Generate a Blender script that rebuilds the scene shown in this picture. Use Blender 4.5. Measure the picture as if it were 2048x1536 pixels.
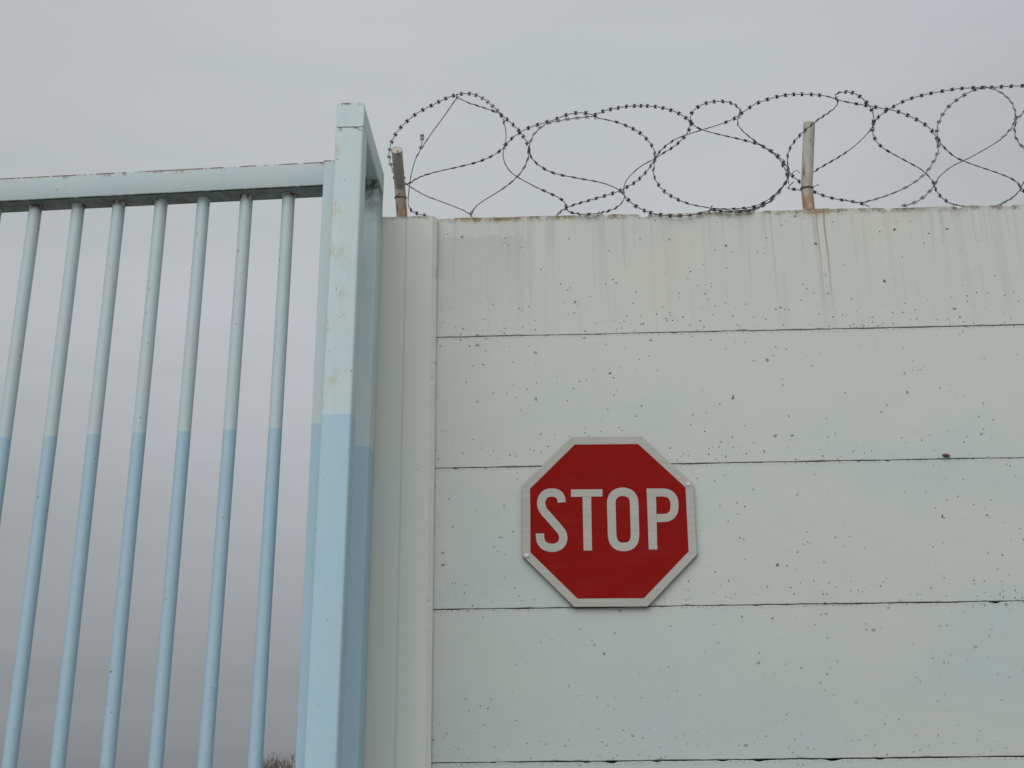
import bpy, bmesh, math, random
from mathutils import Vector, Matrix, noise

for o in list(bpy.data.objects):
    bpy.data.objects.remove(o)
S = bpy.context.scene
COL = S.collection
random.seed(7)

# ------------------------------------------------------------------ camera
F_PX, PITCH, ROLL, YAW = 2320.0, 0.32835993, -0.01066156, -0.02991346
CAM = Vector((0.39493412, -4.00362701, 1.44728014))
_cy, _sy, _cp, _sp = math.cos(YAW), math.sin(YAW), math.cos(PITCH), math.sin(PITCH)
FW = Vector((_sy * _cp, _cy * _cp, _sp))
_r = Vector((_cy, -_sy, 0.0))
_u = _r.cross(FW)
RT = math.cos(ROLL) * _r + math.sin(ROLL) * _u
UP = -math.sin(ROLL) * _r + math.cos(ROLL) * _u
cd = bpy.data.cameras.new('camera')
cam = bpy.data.objects.new('camera', cd)
COL.objects.link(cam)
cd.sensor_width = 36.0
cd.lens = F_PX / 2048.0 * 36.0
cd.clip_start = 0.05
cd.clip_end = 6000.0
M = Matrix((RT, UP, -FW)).transposed().to_4x4()
M.translation = CAM
cam.matrix_world = M
S.camera = cam


def ray(px, py):
    return FW + RT * ((px - 1024.0) / F_PX) - UP * ((py - 768.0) / F_PX)


def at(px, py, Y):
    """point of the photograph on the vertical plane y = Y"""
    d = ray(px, py)
    return CAM + d * ((Y - CAM.y) / d.y)


# ------------------------------------------------------------------ world, sun, exposure
S.view_settings.view_transform = 'Standard'
S.view_settings.look = 'None'
S.view_settings.exposure = 0.0
S.view_settings.gamma = 1.0
SUN_DIR = Vector((-0.20, -0.72, 0.78)).normalized()      # towards the sun
sun_el = math.asin(SUN_DIR.z)
sun_az = math.atan2(SUN_DIR.x, SUN_DIR.y)

world = bpy.data.worlds.new('World')
S.world = world
world.use_nodes = True
nt = world.node_tree
nt.nodes.clear()


class G:
    """tiny node-graph builder"""
    def __init__(s, nt):
        s.nt = nt

    def n(s, t, **kw):
        x = s.nt.nodes.new(t)
        for k, v in kw.items():
            setattr(x, k, v)
        return x

    def put(s, sock, v):
        if isinstance(v, bpy.types.NodeSocket):
            s.nt.links.new(v, sock)
        elif isinstance(v, (tuple, list)) and sock.type == 'RGBA' and len(v) == 3:
            sock.default_value = (*v, 1)
        else:
            sock.default_value = v

    def math(s, op, a, b=None, c=None, clamp=False):
        x = s.n('ShaderNodeMath', operation=op)
        x.use_clamp = clamp
        s.put(x.inputs[0], a)
        if b is not None:
            s.put(x.inputs[1], b)
        if c is not None:
            s.put(x.inputs[2], c)
        return x.outputs[0]

    def mix(s, f, a, b, mode='MIX'):
        x = s.n('ShaderNodeMix', data_type='RGBA', blend_type=mode)
        s.put(x.inputs['Factor'], f)
        s.put(x.inputs['A'], a) if False else s.put(x.inputs[6], a)
        s.put(x.inputs[7], b)
        return x.outputs[2]

    def ramp(s, f, stops):
        x = s.n('ShaderNodeValToRGB')
        el = x.color_ramp.elements
        while len(el) < len(stops):
            el.new(0.5)
        for e, (p, c) in zip(el, stops):
            e.position = p
            e.color = (c, c, c, 1) if isinstance(c, (int, float)) else (*c, 1)
        s.put(x.inputs[0], f)
        return x.outputs[0]

    def rng(s, v, a, b, c=0.0, d=1.0, smooth=False):
        x = s.n('ShaderNodeMapRange')
        x.clamp = True
        if smooth:
            x.interpolation_type = 'SMOOTHSTEP'
        s.put(x.inputs[0], v)
        for i, q in enumerate((a, b, c, d)):
            s.put(x.inputs[i + 1], q)
        return x.outputs[0]

    def vec(s, v, scale=(1, 1, 1), loc=(0, 0, 0)):
        x = s.n('ShaderNodeMapping')
        s.put(x.inputs[0], v)
        x.inputs['Scale'].default_value = scale
        x.inputs['Location'].default_value = loc
        return x.outputs[0]

    def noise(s, v, scale, detail=3.0, rough=0.5, color=False):
        x = s.n('ShaderNodeTexNoise')
        s.put(x.inputs['Vector'], v)
        x.inputs['Scale'].default_value = scale
        x.inputs['Detail'].default_value = detail
        x.inputs['Roughness'].default_value = rough
        return x.outputs[1 if color else 0]


g = G(nt)
tc = g.n('ShaderNodeTexCoord')
gen = tc.outputs['Generated']
sep = g.n('ShaderNodeSeparateXYZ')
g.put(sep.inputs[0], gen)
sinE = sep.outputs[2]
lum = g.ramp(g.rng(sinE, -0.05, 1.0), [
    (0.00, 0.225), (0.048, 0.252), (0.075, 0.278), (0.214, 0.388), (0.371, 0.512), (0.50, 0.545), (0.62, 0.548), (1.0, 0.76)])
cl1 = g.noise(g.vec(gen, (1.0, 1.0, 3.2), (0.3, 1.1, 0.2)), 2.1, 5.0, 0.5)
cl2 = g.noise(g.vec(gen, (0.8, 0.8, 7.5), (4.3, 0.7, 2.0)), 4.0, 4.0, 0.5)
mod = g.math('ADD', g.rng(cl1, 0.3, 0.7, 0.94, 1.055), g.math('MULTIPLY', g.rng(cl2, 0.3, 0.7, -0.034, 0.034), g.rng(sinE, 0.25, 0.5, 1.0, 0.35)))
hue = g.mix(g.rng(cl1, 0.35, 0.65), (0.955, 1.012, 1.030), (0.960, 1.000, 1.045))
hue = g.mix(g.rng(sinE, 0.0, 0.22), (0.945, 1.0, 1.065), hue)
side = g.math('MULTIPLY', g.rng(sep.outputs[0], 0.12, 0.50, 1.0, 0.84, True), g.rng(sep.outputs[0], -0.16, -0.48, 1.0, 0.93, True))
base = g.mix(1.0, hue, g.math('MULTIPLY', g.math('MULTIPLY', lum, mod), side), 'MULTIPLY')
# the brighter part of the overcast where the sun stands behind the cloud
dot = g.n('ShaderNodeVectorMath', operation='DOT_PRODUCT')
g.put(dot.inputs[0], gen)
dot.inputs[1].default_value = SUN_DIR
lobe = g.math('POWER', g.math('MAXIMUM', dot.outputs['Value'], 0.0), 2.2)
glow = g.mix(1.0, (1.0, 0.99, 0.97), g.math('MULTIPLY', lobe, 0.82), 'MULTIPLY')
total = g.mix(1.0, base, glow, 'ADD')
sky = g.n('ShaderNodeTexSky', sky_type='NISHITA')
sky.sun_disc = False
sky.sun_elevation = sun_el
sky.sun_rotation = sun_az
sky.dust_density = 4.0
scaled = g.mix(1.0, total, (10.0, 10.0, 10.0), 'MULTIPLY')
fin = g.mix(0.03, scaled, sky.outputs[0])
bg = g.n('ShaderNodeBackground')
g.put(bg.inputs[0], fin)
bg.inputs[1].default_value = 0.1
wo = g.n('ShaderNodeOutputWorld')
g.put(wo.inputs[0], bg.outputs[0])

ld = bpy.data.lights.new('sun', 'SUN')
ld.energy = 1.22
ld.angle = math.radians(50)
ld.color = (1.0, 0.975, 0.94)
sun = bpy.data.objects.new('sun', ld)
COL.objects.link(sun)
sun.rotation_euler = SUN_DIR.to_track_quat('Z', 'Y').to_euler()


# ------------------------------------------------------------------ material helpers
def new_mat(name):
    m = bpy.data.materials.new(name)
    m.use_nodes = True
    m.node_tree.nodes.clear()
    g = G(m.node_tree)
    out = g.n('ShaderNodeOutputMaterial')
    bs = g.n('ShaderNodeBsdfPrincipled')
    g.put(out.inputs[0], bs.outputs[0])
    geo = g.n('ShaderNodeNewGeometry')
    return m, g, bs, geo.outputs['Position']


def dots(g, pos, scale, thr, rmax, warp=0.0, stretch=(1, 1, 1)):
    """scattered irregular spots: thr = share of empty cells (socket or number)"""
    v = g.vec(pos, stretch)
    if warp:
        w = g.noise(v, scale * 2.2, 2.0, 0.6, color=True)
        a = g.n('ShaderNodeVectorMath', operation='SUBTRACT')
        g.put(a.inputs[0], w)
        a.inputs[1].default_value = (0.5, 0.5, 0.5)
        b = g.n('ShaderNodeVectorMath', operation='MULTIPLY_ADD')
        g.put(b.inputs[0], a.outputs[0])
        b.inputs[1].default_value = (warp / scale,) * 3
        g.put(b.inputs[2], v)
        v = b.outputs[0]
    vo = g.n('ShaderNodeTexVoronoi')
    g.put(vo.inputs['Vector'], v)
    vo.inputs['Scale'].default_value = scale
    sc = g.n('ShaderNodeSeparateColor')
    g.put(sc.inputs[0], vo.outputs['Color'])
    sel = g.math('SUBTRACT', sc.outputs[0], thr)
    on = g.math('GREATER_THAN', sel, 0.0)
    rad = g.math('MULTIPLY_ADD', g.math('POWER', sc.outputs[1], 2.0), rmax * 0.75, rmax * 0.25)
    m = g.math('DIVIDE', g.math('SUBTRACT', rad, vo.outputs['Distance']), rmax * 0.22, clamp=True)
    return g.math('MULTIPLY', m, on), sc.outputs[2]


def bump(g, bs, h, dist=0.002, strength=1.0):
    b = g.n('ShaderNodeBump')
    b.inputs['Strength'].default_value = strength
    b.inputs['Distance'].default_value = dist
    g.put(b.inputs['Height'], h)
    g.put(bs.inputs['Normal'], b.outputs[0])


RX = [at(1626, 420, 0).x, at(1632, 430, 0).x, at(1646.5, 425, 0).x, at(1541, 440, 0).x]


def concrete(name, panel=True):
    m, g, bs, pos = new_mat(name)
    sp = g.n('ShaderNodeSeparateXYZ')
    g.put(sp.inputs[0], pos)
    x, y, z = sp.outputs
    big = g.noise(g.vec(pos, (0.9, 0.9, 1.3)), 2.2, 4.0, 0.55)
    c = g.mix(g.rng(big, 0.36, 0.64), (0.508, 0.524, 0.488), (0.485, 0.517, 0.498))
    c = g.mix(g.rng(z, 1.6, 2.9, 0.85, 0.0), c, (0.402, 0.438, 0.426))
    blue = g.noise(g.vec(pos, (0.8, 1, 1.1), (5.0, 0, 2.2)), 1.9, 3.0, 0.5)
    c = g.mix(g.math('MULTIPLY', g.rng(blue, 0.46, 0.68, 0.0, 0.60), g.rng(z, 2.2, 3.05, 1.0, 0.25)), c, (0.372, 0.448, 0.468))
    mott = g.noise(pos, 21.0, 5.0, 0.62)
    c = g.mix(g.rng(mott, 0.35, 0.7, 0.0, 0.13), c, (0.40, 0.43, 0.41))
    brush = g.noise(g.vec(pos, (0.5, 1, 9.0)), 11.0, 3.0, 0.6)
    c = g.mix(g.rng(brush, 0.45, 0.8, 0.0, 0.07), c, (0.60, 0.64, 0.62))
    # rain streaks running down from the top edge
    st = g.noise(g.vec(pos, (1.0, 0.0, 0.055)), 19.0, 3.0, 0.6)
    st2 = g.noise(g.vec(pos, (1.0, 0.0, 0.035)), 62.0, 2.0, 0.5)
    topm = g.rng(z, 3.02, 3.49, 0.25, 1.0)
    only = g.math('GREATER_THAN', z, 3.0)
    if panel:
        sm = g.math('MULTIPLY', g.rng(st, 0.47, 0.68, 0.0, 0.32, True), g.math('MULTIPLY', topm, only))
        c = g.mix(sm, c, (0.355, 0.350, 0.320))
        sm = g.math('MULTIPLY', g.rng(st2, 0.53, 0.72, 0.0, 0.36, True), g.math('MULTIPLY', topm, only))
        c = g.mix(sm, c, (0.34, 0.335, 0.30))
        # patch of fresh paint edge at the upper left
        wob = g.math('MULTIPLY_ADD', g.noise(pos, 26.0, 2.0), 0.05, -0.025)
        inx = g.math('MULTIPLY', g.rng(x, 0.30, 0.36, 1.0, 0.0), g.math('GREATER_THAN', x, -0.1))
        edge = g.math('LESS_THAN', g.math('ADD', z, wob), 3.408)
        lowfade = g.rng(z, 3.05, 3.40)
        c = g.mix(g.math('MULTIPLY', g.math('MULTIPLY', inx, edge), g.math('MULTIPLY', lowfade, 0.35)), c, (0.36, 0.365, 0.35))
    else:
        sm = g.math('MULTIPLY', g.rng(st, 0.45, 0.7, 0.0, 0.5, True), g.rng(z, 1.6, 3.4, 0.35, 1.0))
        c = g.mix(sm, c, (0.36, 0.365, 0.345))
        c = g.mix(0.8, c, (0.548, 0.575, 0.540))
        ln = g.math('MULTIPLY', g.rng(g.math('ABSOLUTE', g.math('SUBTRACT', x, at(813, 440, -.04).x)), 0.0, 0.006, 1.0, 0.0), 0.35)
        c = g.mix(ln, c, (0.26, 0.255, 0.24))
    # bug holes, thicker towards the foot of each cast panel
    t = g.math('FRACT', g.math('DIVIDE', g.math('ADD', z, 0.006), 0.5))
    dens = g.noise(g.vec(pos, (1, 1, 1.7), (3, 0, 1)), 3.4, 3.0, 0.6)
    low = g.rng(t, 0.02, 0.32, 0.50, 0.0)
    thrS = g.math('SUBTRACT', g.rng(dens, 0.40, 0.66, 1.06, 0.62), low)
    if not panel:
        thrS = g.rng(dens, 0.35, 0.65, 0.97, 0.72)
    d1, k1 = dots(g, pos, 82.0, thrS, 0.27, 0.5)
    d2, k2 = dots(g, pos, 33.0, g.rng(dens, 0.42, 0.66, 0.985, 0.84), 0.23, 0.55, (1, 1, 1.15))
    d3, k3 = dots(g, pos, 13.0, 0.945, 0.105, 0.9, (1, 1, 1.2))
    soft = g.math('MULTIPLY', d1, g.rng(k1, 0, 1, 0.35, 1.0))
    d2 = g.math('MULTIPLY', d2, g.rng(k2, 0, 1, 0.45, 1.0))
    holes = g.math('MAXIMUM', soft, g.math('MAXIMUM', d2, d3))
    if not panel:
        holes = g.math('MULTIPLY', soft, 0.55)
    holes = g.math('MULTIPLY', holes, g.rng(z, 1.55, 2.55, 0.62, 1.0))
    c = g.mix(g.math('MULTIPLY', holes, 0.90), c, (0.070, 0.066, 0.055))
    # crumbly dirty arris along each joint
    crumb = g.noise(pos, 120.0, 3.0, 0.7)
    jm = g.rng(g.math('MINIMUM', t, g.math('MULTIPLY', g.math('SUBTRACT', 1.0, t), 1.6)), 0.003, 0.028, 1.0, 0.0)
    if panel:
        c = g.mix(g.math('MULTIPLY', g.math('MULTIPLY', jm, g.rng(crumb, 0.50, 0.66)), 0.6), c, (0.13, 0.11, 0.08))
    # lichen and rust-coloured growth on the top edge
    tp = g.rng(g.math('ADD', z, g.math('MULTIPLY', g.noise(pos, 60.0, 3.0, 0.6), 0.045)), 3.487, 3.510)
    li = g.noise(g.vec(pos, (1, 1, 1), (2.3, 0, 0)), 8.0, 4.0, 0.7)
    c = g.mix(g.math('MULTIPLY', tp, g.rng(li, 0.46, 0.58, 0.0, 0.85)), c, (0.22, 0.135, 0.035))
    dk = g.noise(g.vec(pos, (1, 1, 0.8), (7.3, 0, 0)), 14.0, 4.0, 0.75)
    c = g.mix(g.math('MULTIPLY', tp, g.rng(dk, 0.45, 0.57, 0.0, 0.8)), c, (0.10, 0.09, 0.06))
    if panel:
        # rust running down below the bracket of the post
        wv = g.math('MULTIPLY_ADD', g.noise(g.vec(pos, (0, 0, 1)), 9.0, 2.0), 0.012, -0.006)
        for xx, wd, k, zl in ((RX[0], 0.016, 0.20, 3.25), (RX[1], 0.0062, 0.46, 3.03), (RX[2], 0.0052, 0.80, 3.02), (RX[3], 0.005, 0.26, 3.02)):
            dd = g.math('ABSOLUTE', g.math('SUBTRACT', g.math('SUBTRACT', x, wv), xx))
            sm = g.math('MULTIPLY', g.rng(dd, 0.0, wd, 1.0, 0.0, True), g.rng(z, zl - 0.02, 3.40, 0.06, k))
            sm = g.math('MULTIPLY', sm, only)
            c = g.mix(sm, c, (0.245, 0.125, 0.05))
        near = g.math('MULTIPLY', g.rng(g.math('ABSOLUTE', g.math('SUBTRACT', x, RX[1])), 0.03, 0.07, 1.0, 0.0), g.rng(z, 3.44, 3.50, 0.0, 0.5))
        c = g.mix(near, c, (0.24, 0.14, 0.06))
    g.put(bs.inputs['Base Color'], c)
    bs.inputs['Roughness'].default_value = 0.82
    bs.inputs['Specular IOR Level'].default_value = 0.3
    fine = g.noise(pos, 160.0, 3.0, 0.6)
    h = g.math('SUBTRACT', g.math('MULTIPLY', fine, 0.10), holes)
    h = g.math('ADD', h, g.math('MULTIPLY', big, 2.2))
    bump(g, bs, h, 0.0022)
    return m


ZP = 2.532     # height of the line between the faded and the fresh paint


def painted(name, zp=ZP, rust=1.0, blot=0.0, top=None, under=None, beam_shade=None, dark=1.0):
    m, g, bs, pos = new_mat(name)
    sp = g.n('ShaderNodeSeparateXYZ')
    g.put(sp.inputs[0], pos)
    x, y, z = sp.outputs
    n1 = g.noise(pos, 5.0, 4.0, 0.55)
    upc = g.mix(g.rng(n1, 0.35, 0.65), (0.435, 0.540, 0.585), (0.455, 0.540, 0.550))
    loc = g.mix(g.rng(n1, 0.35, 0.65), (0.315, 0.475, 0.590), (0.330, 0.480, 0.575))
    edge = g.math('MULTIPLY_ADD', g.noise(pos, 30.0, 4.0, 0.7), 0.012, -0.006)
    f = g.rng(g.math('ADD', z, edge), zp - 0.003, zp + 0.003)
    c = g.mix(f, loc, upc)
    ch = g.noise(pos, 60.0, 4.0, 0.6)
    c = g.mix(g.rng(ch, 0.4, 0.75, 0.0, 0.12), c, (0.56, 0.62, 0.58))
    run = g.noise(g.vec(pos, (1, 1, 0.06)), 40.0, 3.0, 0.55)
    c = g.mix(g.math('MULTIPLY', g.rng(run, 0.5, 0.75), g.math('MULTIPLY_ADD', f, 0.10, 0.06)), c, (0.36, 0.37, 0.31))
    # rust freckles with a yellow halo
    up = g.math('MULTIPLY_ADD', f, -0.055, 0.985)
    clump = g.rng(g.noise(pos, 6.0, 2.0), 0.40, 0.64, 0.0, 0.085 * rust)
    hal, k0 = dots(g, pos, 24.0, g.math('SUBTRACT', up, clump), 0.22, 0.8)
    c = g.mix(g.math('MULTIPLY', hal, 0.26 * min(rust, 1.5)), c, (0.40, 0.30, 0.13))
    d1, k1 = dots(g, pos, 70.0, g.math('SUBTRACT', up, clump), 0.27, 0.7)
    c = g.mix(g.math('MULTIPLY', d1, g.rng(k1, 0, 1, 0.25, 0.95)), c, (0.105, 0.045, 0.022))
    d2, k2 = dots(g, pos, 24.0, 0.968, 0.11, 0.6)
    c = g.mix(d2, c, (0.03, 0.02, 0.015))
    if blot:
        b1 = g.noise(g.vec(pos, (1, 1, 0.55), (1.7, 0, 0.4)), 15.0, 5.0, 0.72)
        b2 = g.math('MULTIPLY', g.rng(b1, 0.53, 0.66), g.math('MULTIPLY', f, blot))
        b2 = g.math('MULTIPLY', b2, g.rng(x, -0.225, -0.29, 0.25, 1.0))
        c = g.mix(b2, c, (0.36, 0.27, 0.12))
    for lim in (top or []):      # rusty arris bands: (z0, z1, noise scale, threshold)
        z0, z1, sc, th = lim
        e = g.math('MULTIPLY', g.rng(z, z0, z1), g.rng(g.noise(g.vec(pos, (1, 1, .6), (9, 2, 0)), sc, 4.0, 0.7), th, th + 0.05))
        c = g.mix(e, c, (0.13, 0.05, 0.028))
    if under:                    # algae and dirt on the underside, deepened to carry its shade too
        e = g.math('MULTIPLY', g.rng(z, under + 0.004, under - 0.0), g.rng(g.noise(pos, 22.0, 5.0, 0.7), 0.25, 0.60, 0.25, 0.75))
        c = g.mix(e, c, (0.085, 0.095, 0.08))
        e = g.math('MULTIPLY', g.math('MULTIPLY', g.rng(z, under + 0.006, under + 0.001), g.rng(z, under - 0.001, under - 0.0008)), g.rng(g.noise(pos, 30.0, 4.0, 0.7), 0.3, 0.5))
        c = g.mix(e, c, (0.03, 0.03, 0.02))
    if beam_shade:  # shade under the top beam, painted mottled onto the upper post
        z0, z1 = beam_shade
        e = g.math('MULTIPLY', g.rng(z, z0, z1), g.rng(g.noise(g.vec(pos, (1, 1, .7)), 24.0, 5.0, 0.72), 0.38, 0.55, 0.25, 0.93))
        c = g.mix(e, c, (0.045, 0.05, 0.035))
    if dark != 1.0:
        c = g.mix(1.0, c, (dark, dark, dark), 'MULTIPLY')
    g.put(bs.inputs['Base Color'], c)
    bs.inputs['Roughness'].default_value = 0.5
    bs.inputs['Specular IOR Level'].default_value = 0.4
    hh = g.math('ADD', g.math('MULTIPLY', g.noise(pos, 90.0, 3.0), 0.35), g.math('ADD', g.math('MULTIPLY', f, -0.6), g.math('MULTIPLY', d1, -0.5)))
    bump(g, bs, hh, 0.0009)
    return m


def pole_mat(zb):
    m, g, bs, pos = new_mat('weathered_pole_paint')
    sp = g.n('ShaderNodeSeparateXYZ')
    g.put(sp.inputs[0], pos)
    z = sp.outputs[2]
    n1 = g.noise(g.vec(pos, (1, 1, 0.4)), 26.0, 4.0, 0.6)
    c = g.mix(g.rng(n1, 0.35, 0.7), (0.41, 0.40, 0.36), (0.31, 0.31, 0.28))
    rr = g.math('MULTIPLY', g.rng(z, zb + 0.05, zb + 0.22, 1.0, 0.0), g.rng(g.noise(g.vec(pos, (1, 1, 0.35), (0, 0, 3)), 34.0, 4.0, 0.65), 0.36, 0.52))
    c = g.mix(g.math('MULTIPLY', rr, 0.85), c, (0.235, 0.115, 0.042))
    sp2 = g.rng(g.noise(g.vec(pos, (1, 1, 0.25)), 44.0, 4.0, 0.7), 0.60, 0.68)
    c = g.mix(sp2, c, (0.13, 0.055, 0.025))
    g.put(bs.inputs['Base Color'], c)
    bs.inputs['Roughness'].default_value = 0.6
    bump(g, bs, n1, 0.001)
    return m


def simple(name, col, rough=0.5, metal=0.0, var=0.15, scale=30.0, stretch=(1, 1, 1)):
    m, g, bs, pos = new_mat(name)
    n1 = g.noise(g.vec(pos, stretch), scale, 4.0, 0.6)
    c2 = tuple(v * (1 - var) for v in col)
    g.put(bs.inputs['Base Color'], g.mix(g.rng(n1, 0.35, 0.65), col, c2))
    bs.inputs['Roughness'].default_value = rough
    bs.inputs['Metallic'].default_value = metal
    return m


def sheeting(name, col):
    """reflective sheeting: faint horizontal grain, hazed with dirt"""
    m, g, bs, pos = new_mat(name)
    ln = g.noise(g.vec(pos, (0.25, 1, 6.0)), 26.0, 4.0, 0.7)
    c = g.mix(g.rng(ln, 0.3, 0.72), tuple(v * 1.06 for v in col), tuple(v * 0.86 for v in col))
    fine = g.noise(g.vec(pos, (1, 1, 1)), 420.0, 2.0, 0.6)
    c = g.mix(g.rng(fine, 0.35, 0.7, 0.0, 0.22), c, tuple(v * 0.72 for v in col))
    ds = g.noise(g.vec(pos, (1, 1, 2.0)), 9.0, 4.0, 0.6)
    c = g.mix(g.rng(ds, 0.5, 0.8, 0.0, 0.03), c, (0.25, 0.22, 0.18))
    sc, k = dots(g, pos, 26.0, 0.975, 0.22, 0.8, (0.35, 1, 1.6))
    c = g.mix(g.math('MULTIPLY', sc, 0.30), c, tuple(v * 0.45 for v in col))
    g.put(bs.inputs['Base Color'], c)
    bs.inputs['Roughness'].default_value = 0.75
    bs.inputs['Specular IOR Level'].default_value = 0.08
    return m


# ------------------------------------------------------------------ object helpers
def link(name, me, mat=None, parent=None, smooth=False):
    o = bpy.data.objects.new(name, me)
    COL.objects.link(o)
    if mat:
        me.materials.append(mat)
    if parent:
        o.parent = parent
    if smooth:
        for p in me.polygons:
            p.use_smooth = True
    return o


def bm_obj(name, bm, mat=None, parent=None, smooth=False):
    me = bpy.data.meshes.new(name)
    bmesh.ops.recalc_face_normals(bm, faces=bm.faces)
    bm.to_mesh(me)
    bm.free()
    return link(name, me, mat, parent, smooth)


def tag(o, label=None, cat=None, group=None, kind=None):
    if label: o['label'] = label
    if cat: o['category'] = cat
    if group: o['group'] = group
    if kind: o['kind'] = kind
    return o


def empty(name, label, cat, group=None):
    o = bpy.data.objects.new(name, None)
    COL.objects.link(o)
    return tag(o, label, cat, group)


def bevel_box(x0, x1, y0, y1, z0, z1, r=0.006, seg=3, fn=None, axis=None):
    bm = bmesh.new()
    bmesh.ops.create_cube(bm, size=1.0)
    for v in bm.verts:
        v.co = Vector((x0 if v.co.x < 0 else x1, y0 if v.co.y < 0 else y1, z0 if v.co.z < 0 else z1))
    if r:
        es = [e for e in bm.edges if axis is None or abs((e.verts[0].co - e.verts[1].co).normalized()[axis]) > 0.9]
        bmesh.ops.bevel(bm, geom=es, offset=r, segments=seg, profile=0.5, affect='EDGES')
    if fn:
        for v in bm.verts:
            v.co = fn(v.co)
    return bm


def tube_bm(pts, r, n=10, bm=None, cap=True, radii=None):
    bm = bm or bmesh.new()
    pts = [Vector(p) for p in pts]
    rings = []
    a = None
    for i, p in enumerate(pts):
        t = (pts[min(i + 1, len(pts) - 1)] - pts[max(i - 1, 0)])
        if t.length < 1e-9:
            t = Vector((0, 0, 1))
        t.normalize()
        if a is None:
            a = t.orthogonal().normalized()
        a = (a - t * a.dot(t)).normalized()
        b = t.cross(a)
        rr = radii[i] if radii else r
        rings.append([bm.verts.new(p + (a * math.cos(k * math.tau / n) + b * math.sin(k * math.tau / n)) * rr) for k in range(n)])
    for i in range(len(rings) - 1):
        for k in range(n):
            bm.faces.new((rings[i][k], rings[i][(k + 1) % n], rings[i + 1][(k + 1) % n], rings[i + 1][k]))
    if cap:
        bm.faces.new(rings[0][::-1])
        bm.faces.new(rings[-1])
    return bm


def smooth_auto(o, ang=40):
    for p in o.data.polygons:
        p.use_smooth = True
    try:
        o.data.set_sharp_from_angle(angle=math.radians(ang))
    except Exception:
        pass


# ------------------------------------------------------------------ ground
mg, g, bs, pos = new_mat('gravelly_ground')
n1 = g.noise(pos, 0.4, 5.0, 0.6)
n2 = g.noise(pos, 18.0, 4.0, 0.7)
c = g.mix(g.rng(n1, 0.4, 0.6), (0.22, 0.215, 0.20), (0.16, 0.165, 0.12))
c = g.mix(g.rng(n2, 0.4, 0.7, 0, 0.5), c, (0.24, 0.235, 0.22))
g.put(bs.inputs['Base Color'], c)
bs.inputs['Roughness'].default_value = 0.95
bump(g, bs, n2, 0.02)
bm = bmesh.new()
bmesh.ops.create_grid(bm, x_segments=60, y_segments=60, size=2500)
ground = bm_obj('ground', bm, mg)
tag(ground, kind='structure')

# ------------------------------------------------------------------ concrete wall
MAT_PANEL = concrete('painted_concrete_panel', True)
MAT_PILLAR = concrete('painted_concrete_pillar', False)
MAT_MORTAR = simple('dark_joint', (0.012, 0.011, 0.010), 0.95)
wall = empty('concrete_wall', 'pale grey painted concrete panel wall with dark joints, pits and rust runs behind the stop sign', 'wall')
TOPZ = 3.491


def panel_bm(x0, x1, z0, z1, seed, rough_top=1.0):
    bm = bmesh.new()
    n = int((x1 - x0) / 0.006)
    prof = [('b', 0.12, 0.0), ('b', 0.005, 0.0), ('f', 0.0, 0.006), ('m', 0.0, 0.5), ('f', 0.0, 1.0), ('t', 0.005, 1.0), ('t', 0.12, 1.0)]
    rows = []
    for i in range(n + 1):
        x = x0 + (x1 - x0) * i / n
        jb = noise.fractal(Vector((x * 9, seed, 0)), 1.0, 2.0, 4) * 0.0016
        cb = max(0.0, noise.noise(Vector((x * 26, seed + 5, 3))) - 0.30) * 0.008
        jt = (noise.fractal(Vector((x * 8, seed + 9, 0)), 1.0, 2.0, 5) * 0.0018 - max(0.0, noise.noise(Vector((x * 21, seed + 3, 8))) - 0.34) * 0.015) * rough_top
        zb, zt = z0 + jb, z1 + jt
        wv = noise.noise(Vector((x * 1.1, seed * 3.1, 1))) * 0.0012
        rows.append([bm.verts.new((x, y + wv, z)) for y, z in (
            (0.12, zb), (0.0025 + cb, zb), (0.0, zb + 0.0015 + cb), (0.0, (zb + zt) / 2), (0.0, zt - 0.0012 - 0.002 * (rough_top > 1)), (0.0015 + 0.003 * (rough_top > 1), zt), (0.12, zt + 0.002 * rough_top * noise.noise(Vector((x * 30, 4, seed)))))])
    for i in range(n):
        for k in range(6):
            bm.faces.new((rows[i][k], rows[i + 1][k], rows[i + 1][k + 1], rows[i][k + 1]))
        bm.faces.new((rows[i][6], rows[i + 1][6], rows[i + 1][0], rows[i][0]))
    bm.faces.new(rows[0])
    bm.faces.new(rows[-1][::-1])
    return bm


def pillar_bm(x0, x1, y0, y1, z1):
    ch = 0.017
    outline = [(x0 + ch, y0), (x1 - ch, y0), (x1, y0 + ch), (x1, y1), (x0, y1), (x0, y0 + ch)]
    bm = bmesh.new()
    zs = [0.0] + [0.05 + (z1 - 0.06) * k / 240 for k in range(241)] + [z1]
    rings = []
    for z in zs:
        ring = []
        for k, (x, y) in enumerate(outline):
            a = noise.fractal(Vector((k * 3.0 + x0, z * 22, 2.0)), 1.0, 2.0, 4)
            chip = max(0.0, noise.noise(Vector((k * 2.3 + x0, z * 30, 7))) - 0.33) * 0.010
            s = 1 if x > (x0 + x1) / 2 else -1
            ring.append(bm.verts.new((x - s * (chip + abs(a) * 0.0006) * (y < 0.02), y, z)))
        rings.append(ring)
    for a, b in zip(rings, rings[1:]):
        for k in range(6):
            bm.faces.new((a[k], a[(k + 1) % 6], b[(k + 1) % 6], b[k]))
    # top face as a gently uneven grid fan
    c = bm.verts.new(((x0 + x1) / 2, (y0 + y1) / 2, z1 + 0.002))
    for k in range(6):
        bm.faces.new((rings[-1][k], rings[-1][(k + 1) % 6], c))
    bm.faces.new(rings[0][::-1])
    return bm


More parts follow.
